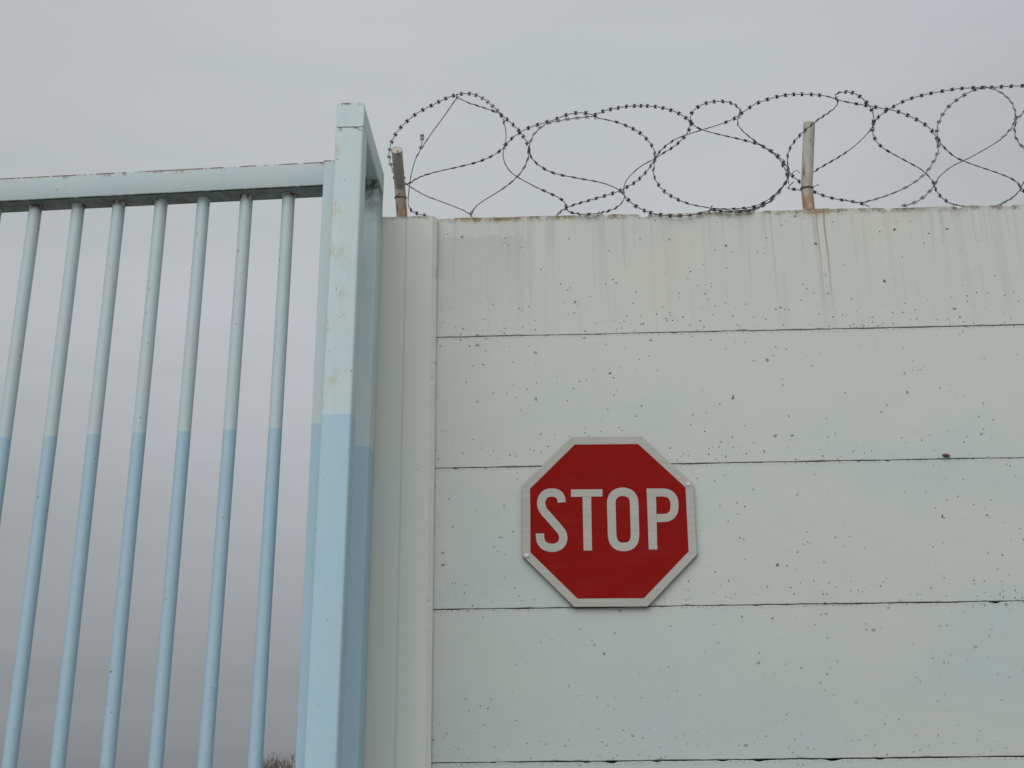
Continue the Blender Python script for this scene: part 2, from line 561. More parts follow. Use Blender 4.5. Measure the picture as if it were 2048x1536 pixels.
PX0, PX1 = -0.325, -0.003
bays = [(PX1, 3.93), (4.23, 8.1)]
for bi, (bx0, bx1) in enumerate(bays):
    for k in range(7):
        z0 = 0.5 * k
        z1 = TOPZ if k == 6 else z0 + 0.5
        bmp = panel_bm(bx0 - 0.03 + 0.0005 * k, bx1 + 0.03 - 0.0005 * k, z0 + (0.0017 if k else -0.1), z1 - (0 if k == 6 else 0.0012), 11.3 * k + 50 * bi + 1.7, 2.0 if k == 6 else 1.0)
        p = bm_obj('wall_panel', bmp, MAT_PANEL, wall)
        if k < 6:
            pass
    bm_obj('joint_filling', bevel_box(bx0 + 0.002, bx1 - 0.002, 0.030, 0.095, 0.0, 3.40, 0), MAT_MORTAR, wall)
bm_obj('pillar', pillar_bm(PX0, PX1, -0.04, 0.16, 3.481), MAT_PILLAR, wall)
bm_obj('pillar', pillar_bm(3.93, 4.23, -0.04, 0.16, 3.481), MAT_PILLAR, wall)
bm_obj('pillar', pillar_bm(8.10, 8.40, -0.04, 0.16, 3.481), MAT_PILLAR, wall)

# little lump stuck in the joint right of the sign
ms = simple('reddish_mortar', (0.12, 0.075, 0.06), 0.9, var=0.5, scale=200)
bm = bmesh.new()
p0 = at(1893, 911, -0.004)
bmesh.ops.create_icosphere(bm, subdivisions=3, radius=1.0)
for v in bm.verts:
    k = 1 + 0.35 * noise.noise(v.co * 2.3)
    c0 = v.co.copy()
    v.co = Vector((c0.x * 0.013 * k, c0.y * 0.007 * k, c0.z * 0.0060 * k * (1.0 - 0.75 * max(0.0, c0.x)) + (0.003 if c0.x < 0 else 0) * -c0.x))
    v.co += p0
lump = bm_obj('mortar_lump', bm, ms, None, True)
tag(lump, 'small reddish brown lump stuck in the wall joint right of the stop sign', 'debris')

# ------------------------------------------------------------------ portal frame that guides the gate
MAT_POST_F = painted('gate_post_paint', rust=1.7, blot=0.55, top=[(3.53, 3.547, 30, 0.56)])
MAT_POST_R = painted('rear_post_paint', rust=1.2, beam_shade=(3.36, 3.52))
MAT_TOPB = painted('portal_beam_paint', rust=1.8, blot=0.4, top=[(3.632, 3.642, 22, 0.50)])
portal = empty('gate_portal', 'light blue steel portal of two square posts between the barred gate and concrete wall', 'gate post')
lean = lambda c: Vector((c.x + (c.z - 2.5) * 0.0052, c.y, c.z))
o = bm_obj('front_post', bevel_box(-0.3035, -0.2085, -0.575, -0.487, 0.0, 3.5500, 0.008, 4, lean, 2), MAT_POST_F, portal); smooth_auto(o, 50)
o = bm_obj('rear_post', bevel_box(-0.3035, -0.2085, -0.206, -0.085, 0.0, 3.5500, 0.008, 4, lean, 2), MAT_POST_R, portal); smooth_auto(o, 50)
o = bm_obj('top_beam', bevel_box(-0.3033, -0.2087, -0.5755, -0.0835, 3.5510, 3.6445, 0.008, 4, lean, 1), MAT_TOPB, portal); smooth_auto(o, 50)
mw = simple('rusty_weld', (0.40, 0.42, 0.38), 0.8, var=0.6, scale=60)
bm = tube_bm([(-0.294 + 0.077 * k / 30 + 1.05 * 0.0052, -0.5748, 3.5505 + 0.0010 * math.sin(k * 2.1)) for k in range(31)], 0.0022, 8)
bm_obj('weld_seam', bm, mw, portal, True)

# ------------------------------------------------------------------ sliding gate leaf
LX = lambda x: -0.480 - 0.05 * (x + 0.32)        # front face of the leaf
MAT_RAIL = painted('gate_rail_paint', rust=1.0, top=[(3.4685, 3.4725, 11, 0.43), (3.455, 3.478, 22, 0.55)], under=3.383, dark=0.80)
MAT_STILE = painted('gate_stile_paint', rust=0.7, dark=0.90, top=[(3.472, 3.476, 40, 0.46)])
MAT_BAR = painted('gate_bar_paint', rust=2.4, dark=0.90, top=[(3.360, 3.377, 34, 0.50)])
gate = empty('barred_gate', 'light blue sliding steel gate with vertical round bars and rusty top rail', 'gate')
shear = lambda c: Vector((c.x, c.y + LX(c.x), c.z))
GX0, GX1 = -4.80, -0.215
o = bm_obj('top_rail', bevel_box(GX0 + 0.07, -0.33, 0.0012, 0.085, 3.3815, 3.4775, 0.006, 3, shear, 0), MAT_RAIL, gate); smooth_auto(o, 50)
o = bm_obj('bottom_rail', bevel_box(GX0 + 0.10, -0.3545, 0.0, 0.085, 0.08, 0.20, 0.007, 3, shear), MAT_RAIL, gate); smooth_auto(o, 50)
o = bm_obj('stile', bevel_box(-0.353, -0.262, 0.0, 0.0862, 0.08, 3.4795, 0.004, 3, shear, 2), MAT_STILE, gate); smooth_auto(o, 50)
o = bm_obj('stile', bevel_box(GX0, GX0 + 0.098, 0.0, 0.0855, 0.08, 3.4795, 0.004, 3, shear, 2), MAT_STILE, gate); smooth_auto(o, 50)
bar_x = [-0.484, -0.635, -0.7865, -0.9365, -1.0895, -1.239, -1.3925]
while bar_x[-1] > GX0 + 0.3:
    bar_x.append(bar_x[-1] - 0.1513)
for i, bx in enumerate(bar_x):
    by = LX(bx) + 0.053
    tilt = random.uniform(-0.0015, 0.0015)
    bow = random.uniform(-0.0022, 0.0022)
    pts = [(bx + tilt * (z - 2.4) + bow * math.sin(z * 1.6), by + bow * math.cos(z), z) for z in (0.201, 1.0, 1.5, 2.0, 2.5, 3.0, 3.356, 3.366, 3.3735, 3.3805)]
    b = tube_bm(pts, 0.0218, 32, radii=[0.0218] * 7 + [0.0219, 0.0226, 0.0240])
    o = bm_obj('gate_bar', b, MAT_BAR, gate)
    smooth_auto(o, 60)

# ------------------------------------------------------------------ stop sign
MAT_SHEET = sheeting('white_reflective_sheeting', (0.392, 0.384, 0.362))
MAT_RED = sheeting('red_reflective_sheeting', (0.222, 0.0060, 0.0045))
MAT_EDGE = simple('sign_edge', (0.20, 0.14, 0.13), 0.6, 0.0, 0.3)
MAT_BOLT = simple('zinc_bolt', (0.55, 0.56, 0.56), 0.35, 0.7, 0.2)
sign = empty('stop_sign', 'red octagonal STOP sign with grey border bolted to the concrete wall', 'sign')
SY = -0.0165
oct_px = [(1143, 875.5), (1281.5, 873), (1386.5, 962.5), (1393, 1108.5), (1295.5, 1212.5), (1149, 1216), (1044.5, 1117.5), (1044.5, 968)]
oct_w = [at(x, y, SY) for x, y in oct_px]
ctr = sum(oct_w, Vector()) / 8
# a regular octagon turned by the small amount it hangs off level
R_ = 0.3010 / math.cos(math.pi / 8)
rot = math.radians(-0.55)


def octagon(inset, y):
    r = R_ - inset / math.cos(math.pi / 8)
    return [Vector((ctr.x + r * math.cos(math.pi / 8 + k * math.pi / 4 + rot), y, ctr.z + r * math.sin(math.pi / 8 + k * math.pi / 4 + rot))) for k in range(8)]


def plate(name, ring, y0, y1, mat, parent, mat2=None, bev=0.0):
    bm = bmesh.new()
    f = [bm.verts.new((p.x, y0, p.z)) for p in ring]
    b = [bm.verts.new((p.x, y1, p.z)) for p in ring]
    n = len(ring)
    ff = bm.faces.new(f)
    bm.faces.new(b[::-1])
    side = [bm.faces.new((f[k], b[k], b[(k + 1) % n], f[(k + 1) % n])) for k in range(n)]
    if mat2:
        for s_ in side:
            s_.material_index = 1
    o = bm_obj(name, bm, mat, parent)
    if mat2:
        o.data.materials.append(mat2)
    return o


pl = plate('sign_plate', octagon(0, SY), SY, -0.004, MAT_SHEET, sign, MAT_EDGE)
bev = pl.modifiers.new('bevel', 'BEVEL'); bev.width = 0.0016; bev.segments = 2
plate('red_field', octagon(0.0285, 0), SY - 0.0006, SY + 0.0001, MAT_RED, sign)
LY = SY - 0.0012


def zp_(X, Y):
    return at(1020 + X / 3.9375, 850 + Y / 3.9375, LY)


def chaikin(p, closed, it=3):
    for _ in range(it):
        q = []
        n = len(p)
        rg = range(n) if closed else range(n - 1)
        if not closed:
            q.append(p[0])
        for i in rg:
            a, b = Vector(p[i]), Vector(p[(i + 1) % n])
            q += [a * .75 + b * .25, a * .25 + b * .75]
        if not closed:
            q.append(Vector(p[-1]))
        p = q
    return [Vector(v) for v in p]


def ribbon(name, pts, w, closed=False):
    p = chaikin(pts, closed, 2)
    n = len(p)
    bm = bmesh.new()
    fr = []
    for i in range(n):
        a = p[(i - 1) % n] if (closed or i > 0) else p[i]
        b = p[(i + 1) % n] if (closed or i < n - 1) else p[i]
        t = (b - a).normalized()
        nn = Vector((-t.y, t.x))
        L_, R2 = p[i] + nn * w / 2, p[i] - nn * w / 2
        l, r = zp_(*L_), zp_(*R2)
        fr.append([bm.verts.new(l), bm.verts.new(r), bm.verts.new(r + Vector((0, .0005, 0))), bm.verts.new(l + Vector((0, .0005, 0)))])
    for i in range(n if closed else n - 1):
        a, b = fr[i], fr[(i + 1) % n]
        for k in range(4):
            bm.faces.new((a[k], a[(k + 1) % 4], b[(k + 1) % 4], b[k]))
    if not closed:
        bm.faces.new(fr[0]); bm.faces.new(fr[-1][::-1])
    return bm


def quad(bm, pts):
    f = [bm.verts.new(zp_(*q)) for q in pts]
    b = [bm.verts.new(v.co + Vector((0, .0005, 0))) for v in f]
    bm.faces.new(f); bm.faces.new(b[::-1])
    for k in range(4):
        bm.faces.new((f[k], b[k], b[(k + 1) % 4], f[(k + 1) % 4]))


bm_obj('letter_s', ribbon('s', [(407, 609), (404, 580), (390, 551), (360, 534), (325, 530), (288, 537), (259, 562), (245, 598), (246, 636), (264, 678), (300, 716), (352, 776), (396, 826), (415, 856), (421, 888), (415, 922), (394, 950), (362, 965), (330, 968), (292, 963), (260, 944), (241, 912), (236, 882), (236, 854)], 65), MAT_SHEET, sign)
bm = bmesh.new()
quad(bm, [(480, 508), (728, 506), (728, 562.5), (481, 566)])
quad(bm, [(571, 566.5), (639, 565.5), (646, 988), (580, 988)])
bm_obj('letter_t', bm, MAT_SHEET, sign)
bm_obj('letter_o', ribbon('o', [(798, 640), (797, 600), (808, 563), (838, 535), (886, 523), (936, 534), (967, 562), (978, 602), (980, 700), (983, 800), (985, 880), (975, 924), (945, 953), (896, 962), (850, 955), (819, 926), (804, 884), (802, 780)], 67, True), MAT_SHEET, sign)
bmo = ribbon('p', [(1148.5, 532), (1205, 531), (1242, 536), (1275, 557), (1292, 590), (1297, 630), (1294, 672), (1279, 706), (1248, 727), (1215, 732), (1155, 733)], 63)
quad(bmo, [(1076, 500), (1148, 500), (1160, 980), (1093, 980)])
bm_obj('letter_p', bmo, MAT_SHEET, sign)
for bx_, bz_ in ((1402, 466), (131, 1027)):
    c0 = at(1020 + bx_ / 3.9375, 850 + bz_ / 3.9375, SY)
    bm = bmesh.new()
    mt = Matrix.Translation(c0 + Vector((0, -0.0008, 0))) @ Matrix.Rotation(math.pi / 2, 4, 'X')
    bmesh.ops.create_cone(bm, cap_ends=True, segments=28, radius1=0.0085, radius2=0.0085, depth=0.0016, matrix=mt)
    mt = Matrix.Translation(c0 + Vector((0, -0.0036, 0))) @ Matrix.Rotation(0.4, 4, 'Y') @ Matrix.Rotation(math.pi / 2, 4, 'X')
    bmesh.ops.create_cone(bm, cap_ends=True, segments=6, radius1=0.0066, radius2=0.0058, depth=0.004, matrix=mt)
    bm_obj('bolt', bm, MAT_BOLT, sign)

# ------------------------------------------------------------------ posts on the wall
MAT_WIRE = simple('galvanised_wire', (0.11, 0.115, 0.11), 0.45, 0.55, 0.4, 25)
MAT_BARB = simple('galvanised_barb', (0.11, 0.12, 0.112), 0.4, 0.6, 0.55, 14)
MAT_TIE = simple('rusty_tie_wire', (0.10, 0.065, 0.045), 0.7, 0.3, 0.4)


def wire_post(pts, r, label, ties):
    root = empty('wire_post', label, 'post', 'steel pipe posts on top of the wall')
    bm = tube_bm(pts, r, 28, cap=False)
    ring_n = 28
    bm.verts.ensure_lookup_table()
    last = bm.verts[-ring_n:]
    c0 = sum((v.co for v in last), Vector()) / ring_n
    ax = (Vector(pts[-1]) - Vector(pts[-2])).normalized()
    rim = [bm.verts.new(c0 + (v.co - c0) * 0.93 + ax * 0.0015) for v in last]
    inn = [bm.verts.new(c0 + (v.co - c0) * 0.84 - ax * 0.0005) for v in last]
    for k in range(ring_n):
        q = (k + 1) % ring_n
        bm.faces.new((last[k], last[q], rim[q], rim[k]))
        bm.faces.new((rim[k], rim[q], inn[q], inn[k]))
    bm.faces.new(inn)
    o = bm_obj('pipe', bm, pole_mat(pts[0][2]), root)
    smooth_auto(o, 35)
    for (f, t0, wob) in ties:      # wire wrapped round the pipe at fraction f
        k = f * (len(pts) - 1)
        i = min(int(k), len(pts) - 2)
        a, b = Vector(pts[i]), Vector(pts[i + 1])
        c1 = a.lerp(b, k - i)
        tp = []
        for s_ in range(40):
            an = t0 + s_ / 39 * math.tau * 1.6
            tp.append(c1 + Vector((math.cos(an) * (r + .002), math.sin(an) * (r + .002), wob * math.sin(an * 1.0) + 0.004 * s_ / 39)))
        tp.append(tp[-1] + Vector((0.012, -0.012, 0.004)))
        tp.append(tp[-1] + Vector((0.006, -0.004, -0.003)))
        bm_obj('tie_wire', tube_bm(tp, 0.0016, 6), MAT_TIE, root, True)
    return root


b1 = at(806.5, 432, 0.06); b1.z = 3.479
m1 = at(800, 376, 0.035)
t1 = at(793.5, 300, -0.13)
p1 = [b1, b1.lerp(m1, .5), m1, m1.lerp(t1, .33), m1.lerp(t1, .66), t1]
wire_post(p1, 0.0212, 'short bent grey pipe post with rusty foot beside the blue gate portal', [(0.30, 0.3, 0.006), (0.56, 1.2, 0.004)])
b2 = at(1617.5, 417, 0.06); b2.z = 3.486
m2 = at(1613.5, 375, 0.065)
t2 = at(1618.5, 247, 0.03)
p2 = [b2, b2.lerp(m2, .5), m2, m2.lerp(t2, .33), m2.lerp(t2, .66), t2]
wire_post(p2, 0.0225, 'taller grey pipe post standing above the rust run on the wall', [(0.38, 2.2, 0.005)])
# the rusty foot plate let into the wall top under the right-hand post
bm_obj('foot_plate', bevel_box(b2.x - 0.028, b2.x + 0.062, 0.004, 0.10, 3.4865, 3.4945, 0.001, 1), MAT_TIE, [o for o in bpy.data.objects if o.name.startswith('wire_post')][-1])

# ------------------------------------------------------------------ razor wire coil
P = {}
P['A'] = [(943, 431), (927.5, 421), (890, 406), (853, 392), (826, 377), (804, 362), (789, 346), (780, 326), (778, 308), (782, 287), (791, 269), (804, 252), (832, 228), (865, 210), (894, 196), (916, 189), (935, 187), (949, 189), (965, 196), (978, 206), (992, 218), (1002, 229), (1008, 244), (1011.5, 261.5), (1012, 277), (1009.5, 291), (1007, 299), (1006, 312), (1010.5, 328), (1021, 343.6), (1035, 354), (1052.5, 364), (1076, 376), (1101, 387.5), (1117, 395), (1128, 403), (1132.6, 411), (1132, 420), (1145, 426), (1168, 428.5), (1194, 427), (1217, 422), (1235, 414), (1245.5, 403), (1250, 394), (1247.5, 384.6), (1248.5, 371), (1254, 359), (1266, 345.5), (1285.5, 330), (1305, 320), (1322.6, 308.4), (1348, 293), (1369.5, 273), (1379, 257.6), (1381.5, 246), (1380.5, 232), (1387, 220.5), (1399, 212), (1412.5, 206), (1428, 203), (1442, 202.5), (1455.5, 204), (1467, 208), (1477, 215), (1482, 224.5), (1477, 233), (1475, 241), (1476, 250), (1487, 263.5), (1514, 285), (1537.7, 300.6), (1557, 316), (1569, 336), (1575, 355), (1565, 375), (1549, 394), (1528, 410), (1498.6, 419), (1459.5, 423), (1440, 422), (1424, 416)]
P['B'] = [(914, 194), (935, 205), (957, 212), (980, 219.6), (1000, 228), (1019, 243), (1035, 258), (1046.6, 273), (1055.4, 289), (1058, 302.6), (1054.5, 322), (1046.6, 338), (1035, 353), (1017, 369), (994, 385), (964.6, 403), (949, 416), (943, 428.6)]
P['C'] = [(914, 195), (888.4, 232), (865, 263.5), (849.4, 287), (837.7, 304.5), (830, 322), (822, 351), (818, 381), (816, 404), (819, 418), (828, 424.6), (845.5, 430.5), (862, 433)]
P['c2'] = [(840, 301), (843, 292), (844.5, 284), (844, 268)]
P['D'] = [(797, 362), (806, 369), (816, 368), (837.7, 355), (869, 344.6), (916, 334), (955, 324), (984, 312), (1005.6, 297), (1021, 279), (1039, 265.5), (1060, 254.7), (1087.6, 246), (1111, 239), (1119.5, 235), (1139, 228), (1160.5, 225.4), (1178, 227), (1188, 231), (1205.5, 222.5), (1221, 218.6), (1236.7, 215.7), (1256, 212.7), (1276, 211.8), (1307, 212.7), (1328.5, 216.6), (1348, 222.5), (1363.7, 230), (1379, 242), (1389, 252), (1404.7, 259.6), (1432, 267.4), (1461, 274), (1490.6, 281), (1512, 287), (1530, 295), (1545.5, 303.6), (1561, 316), (1573, 332), (1580.6, 347.5), (1596, 361), (1616, 377), (1635, 386.6), (1660.8, 395.4), (1690, 401), (1717, 405), (1739, 413)]
P['E'] = [(1186, 231), (1190, 234.5), (1205.5, 238), (1233, 244), (1254, 252), (1272, 260.6), (1287.5, 272), (1299, 285), (1307, 296.7), (1310, 310), (1309, 326), (1306.6, 341.6), (1309, 355), (1317, 370), (1328.5, 382.7), (1342, 392), (1359.8, 401), (1383, 409), (1408.6, 414), (1428, 417), (1461, 418), (1490.6, 416), (1508, 413), (1524, 407), (1545.5, 393), (1561, 378), (1573, 362), (1577.5, 347.5), (1575, 326), (1575, 312), (1578.7, 298.7), (1588.5, 283), (1602, 268.4), (1617.8, 254), (1635, 240), (1655, 227), (1670.5, 214.7), (1677, 203), (1672.5, 196), (1668.5, 191), (1674, 186), (1688, 184), (1702, 184.4), (1713.5, 189), (1725, 197), (1735, 207), (1742, 216.7), (1747, 230), (1747.7, 242), (1745, 257), (1746, 269), (1752.7, 282.6), (1766, 296), (1790, 310), (1817, 324.6), (1842.6, 339), (1858, 353), (1866, 364.6), (1870, 376), (1877.7, 389), (1889.5, 400), (1907, 409), (1930.5, 412.5)]
P['F'] = [(1186, 232.5), (1154.7, 236), (1123.4, 240.5), (1104, 244), (1091.6, 248), (1076, 259.6), (1064, 275), (1058, 297), (1060, 310), (1070, 324), (1085.7, 336), (1103, 344.6), (1130.6, 352), (1139, 353), (1158.6, 357), (1188, 362), (1209, 367), (1227, 374), (1240.6, 381.7), (1250, 393), (1264, 407), (1279.7, 417), (1295, 423.7), (1315, 428.6), (1344, 432), (1373.4, 431), (1397, 427.6), (1420, 421), (1461, 423), (1498.6, 421), (1524, 412.5), (1548, 398)]
P['G'] = [(1112, 431), (1129, 418), (1147, 410), (1174, 402), (1205.5, 393), (1236.7, 382.7), (1254, 374), (1270, 365), (1283.6, 353), (1295, 340.7), (1305, 326), (1313, 312), (1320.7, 301.6), (1332.4, 291), (1350, 279), (1373.4, 269.4), (1404.7, 259.6), (1442, 248), (1471, 236), (1483, 226), (1494.7, 218.6), (1508, 209), (1526, 202), (1543.5, 196), (1561, 192), (1580.6, 189), (1598, 188.7), (1616, 188.7), (1633, 189.7), (1651, 192), (1666.6, 196), (1680, 201), (1709.6, 207), (1741, 212.4), (1770, 218), (1788, 221), (1809, 228), (1827, 236), (1844.5, 245.5), (1860, 257), (1872, 273), (1877.7, 288.4), (1875, 308), (1866, 325.5), (1854, 343), (1838.7, 357.8), (1821, 369.5), (1801.6, 380), (1768, 393), (1739, 401.7), (1719.5, 405.6), (1704, 403.7), (1690, 399)]
P['H'] = [(1610, 352), (1625.6, 344.6), (1643, 333.9), (1657, 326), (1674.4, 316), (1688, 307.5), (1703.7, 296.7), (1717, 285), (1733, 269.4), (1744.7, 253.8), (1752.7, 238.5), (1766, 226), (1784, 215), (1799.6, 206.4), (1817, 198.6), (1836.7, 192.7), (1856, 187.9), (1875.8, 184), (1911, 178), (1946, 175.5), (1973.4, 175), (2002.7, 173.6), (2032, 172), (2058, 172), (2090, 180), (2112, 198)]
P['I'] = [(2075, 330), (2062, 312), (2048, 297), (2039.8, 288.4), (2032, 276.7), (2029, 261), (2030, 247.4), (2032, 235.7), (2030, 222), (2025, 208), (2016.4, 196.6), (2004.7, 187), (1993, 180), (1981, 176), (1965.6, 175.5), (1950, 179), (1934, 187), (1920.7, 194.7), (1907, 204.5), (1895, 215), (1883.6, 231.8), (1875.8, 249.4), (1873.8, 265), (1877.7, 280.6), (1887.5, 294), (1907, 311.9), (1928.5, 322.6), (1959.8, 334), (1993, 345), (2022, 356.8), (2036, 366.6), (2041.8, 376), (2048, 383), (2066, 398)]
P['J'] = [(1995, 411), (2012.5, 402.7), (2028, 393), (2039.8, 380), (2043.8, 370.5), (2048, 364), (2066, 350)]
P['K'] = [(2070, 206), (2048, 224), (2034, 237.7), (2024, 255), (2010.5, 270), (1998.8, 280.6), (1981, 292), (1965.6, 301), (1944, 312.9), (1924.6, 322.6), (1905, 332), (1887.5, 345), (1875.8, 356.8), (1869.5, 368.5), (1862, 380), (1850, 392), (1834.8, 402.7), (1819, 408.6), (1803, 412.5)]
P['L'] = [(1575, 377), (1588, 378.5), (1604, 381), (1622, 384)]


def catmull(pts, step):
    q = [pts[0] + (pts[0] - pts[1])] + pts + [pts[-1] + (pts[-1] - pts[-2])]
    out = []
    for i in range(1, len(q) - 2):
        a, b, c_, d = q[i - 1:i + 3]
        n = max(2, int((c_ - b).length / step))
        for k in range(n):
            t = k / n
            out.append(0.5 * ((2 * b) + (c_ - a) * t + (2 * a - 5 * b + 4 * c_ - d) * t * t + (3 * b - a - 3 * c_ + d) * t ** 3))
    out.append(pts[-1].copy())
    return out


def strand3d(name):
    px = catmull([Vector((x, y, 0)) for x, y in P[name]], 3.0)
    # light smoothing of the traced line
    for _ in range(4):
        px = [px[0]] + [(px[i - 1] + px[i] * 2 + px[i + 1]) / 4 for i in range(1, len(px) - 1)] + [px[-1]]
    ys = [p.y for p in px]
    sgn = {'A': 1, 'B': -1, 'C': 1, 'D': 1, 'E': 1, 'F': -1, 'G': 1, 'H': 1, 'I': -1, 'J': 1, 'K': -1, 'L': 1, 'c2': 1}[name]
    dep = []
    d = 1
    for i, p in enumerate(px):
        lo, hi = max(0, i - 8), min(len(px) - 1, i + 8)
        tr = ys[hi] - ys[lo]
        nd = 1 if tr > 2.0 else (-1 if tr < -2.0 else d)
        if i and nd != d:
            sgn = -sgn
        d = nd
        z = (p.y - 300) / 122.0
        dep.append(sgn * d * d * 0.12 * math.sqrt(max(0.0, 1 - min(1, z * z))))
    for _ in range(420):
        dep = [dep[0]] + [(dep[i - 1] + dep[i] + dep[i + 1]) / 3 for i in range(1, len(dep) - 1)] + [dep[-1]]
    out = []
    for p, dd in zip(px, dep):
        w = at(p.x, p.y, 0)
        if w.z < TOPZ + 0.004:
            Y = -0.012
        else:
            Y = 0.045 + dd
        out.append([p, Y])
    ysm = [o_[1] for o_ in out]
    for _ in range(6):
        ysm = [ysm[0]] + [(ysm[i - 1] + ysm[i] + ysm[i + 1]) / 3 if at(px[i].x, px[i].y, 0).z > TOPZ + 0.004 else ysm[i] for i in range(1, len(ysm) - 1)] + [ysm[-1]]
    pts = [at(p.x, p.y, Y) for (p, _), Y in zip(out, ysm)]
    # resample by length
    res = [pts[0]]
    for p in pts[1:]:
        if (p - res[-1]).length > 0.006:
            res.append(p)
    return res


def barb_bm(bm, c0, t, s, nrm):
    """one stamped double barb: narrow waist at the wire, four flaring points"""
    prof = [(-.0044, 0), (-.0054, .0046), (-.0108, .0096), (-.0050, .0084), (.0050, .0084), (.0108, .0096), (.0054, .0046), (.0044, 0),
            (.0054, -.0046), (.0108, -.0096), (.0050, -.0084), (-.0050, -.0084), (-.0108, -.0096), (-.0054, -.0046)]
    th = 0.0005
    f = [bm.verts.new(c0 + (t * a + s * b) * 0.88 + nrm * th) for a, b in prof]
    k = [bm.verts.new(c0 + (t * a + s * b) * 0.88 - nrm * th) for a, b in prof]
    ct, cb = bm.verts.new(c0 + nrm * th * 4), bm.verts.new(c0 - nrm * th * 4)
    n = len(prof)
    for i in range(n):
        j = (i + 1) % n
        bm.faces.new((ct, f[i], f[j]))
        bm.faces.new((cb, k[j], k[i]))
        bm.faces.new((f[i], k[i], k[j], f[j]))


FACE = Vector((0.0, 0.92, 0.38)).normalized()
# how far the flat of the tape is turned outwards along each strand: (share of the control points, openness)
OPEN = {
    'A': [(0, .25), (.10, .35), (.13, .9), (.35, 1), (.365, .1), (.45, .12), (.48, .5), (.56, .6), (.58, .35), (.62, .08), (.66, .35), (.695, .7), (.70, .95), (.77, .95), (.79, .5), (.81, .05), (.87, .1), (.90, .7), (1, .9)],
    'B': [(0, .1), (.2, .2), (.30, .85), (.5, .9), (.6, .6), (.75, .45), (.9, .15), (1, .5)],
    'C': [(0, 0), (.28, .05), (.33, .3), (.42, .7), (.5, .3), (.58, 0), (.8, .05), (.87, .9), (1, .95)],
    'c2': [(0, 1), (1, 1)],
    'D': [(0, .3), (.06, .15), (.10, .15), (.14, .35), (.22, .6), (.28, .9), (.60, .95), (.63, .3), (.65, .05), (.70, .1), (.74, .6), (.8, .75), (1, .55)],
    'E': [(0, 0), (.03, .05), (.055, .6), (.09, .9), (.13, .7), (.18, .5), (.22, .9), (.26, .5), (.29, .05), (.33, .3), (.36, .6), (.46, .5), (.50, .8), (.54, .8), (.59, .5), (.63, .1), (.655, .4), (.67, .95), (.76, .9), (.80, .6), (.82, .1), (.91, .05), (.94, .4), (.98, .6), (1, .6)],
    'F': [(0, .75), (.14, .8), (.22, .5), (.3, .5), (.42, .25), (.46, .05), (.52, .05), (.55, .85), (.66, .95), (.74, .6), (1, .6)],
    'G': [(0, .5), (.08, .55), (.12, .9), (.19, .8), (.22, .5), (.27, .5), (.30, .05), (.37, .1), (.40, .9), (.575, .95), (.59, .05), (.63, .1), (.66, .75), (.78, .8), (.84, .55), (1, .35)],
    'H': [(0, .5), (.17, .45), (.22, .05), (.29, .1), (.34, .8), (1, .85)],
    'I': [(0, .9), (.45, .85), (.58, .8), (.65, .3), (.68, .05), (.9, .05), (1, .4)],
    'J': [(0, .6), (1, .6)],
    'K': [(0, .7), (.2, .55), (.35, .1), (.72, .05), (.8, .6), (1, .8)],
    'L': [(0, .7), (1, .5)],
}


def OPEN_AT(name, n, i):
    f = i / max(1, n - 1)
    w = OPEN[name]
    for (a, va), (b, vb) in zip(w, w[1:]):
        if f <= b:
            return va + (vb - va) * (f - a) / max(1e-6, b - a)
    return w[-1][1]


coil = empty('razor_wire_coil', 'tangled loops of grey barbed razor wire along the top of the wall', 'razor wire')
all_barbs = []
strands = []
for si, name in enumerate(P):
    pts = strand3d(name)
    o = bm_obj('wire_strand', tube_bm(pts, 0.0018, 7), MAT_WIRE, coil, True)
    strands.append(o)
    step = 0.0335
    acc = 0.012
    ph = si * 1.9
    L_ = 0.0
    for i in range(1, len(pts) - 1):
        seg = (pts[i] - pts[i - 1]).length
        L_ += seg
        acc += seg
        if acc < step and not (name == 'c2' and i in (2, len(pts) - 2)):
            continue
        acc = 0.0
        t = (pts[i + 1] - pts[i - 1]).normalized()
        c0 = pts[i]
        view = (c0 - CAM).normalized()
        # the tape lies flat against the coil: its face turns slowly along the wire
        up = Vector((0, -0.55, 0.9))
        rad = (Vector((c0.x, 0.045, 3.72)) - c0)
        axis = Vector((1, 0, 0))
        q = OPEN_AT(name, len(pts), i)
        s = t.cross(FACE)
        s.normalize()
        e = t.cross(s).normalized()
        tw = math.acos(max(0.0, min(1.0, q))) + random.uniform(-0.12, 0.12)
        s = (s * math.cos(tw) + e * math.sin(tw)).normalized()
        nrm = t.cross(s).normalized()
        show = abs(nrm.dot(view))
        all_barbs.append((show / (c0 - CAM).length, o, c0, t, s, nrm))
all_barbs.sort(key=lambda b: -b[0])
for k, (_, o, c0, t, s, nrm) in enumerate(all_barbs[:100]):
    bm = bmesh.new()
    barb_bm(bm, c0, t, s, nrm)
    bm_obj('barb', bm, MAT_BARB, coil)
bm = bmesh.new()
for (_, o, c0, t, s, nrm) in all_barbs[100:]:
    barb_bm(bm, c0, t, s, nrm)
rest = bm_obj('barbs', bm, MAT_BARB, coil)
rest['kind'] = 'stuff'
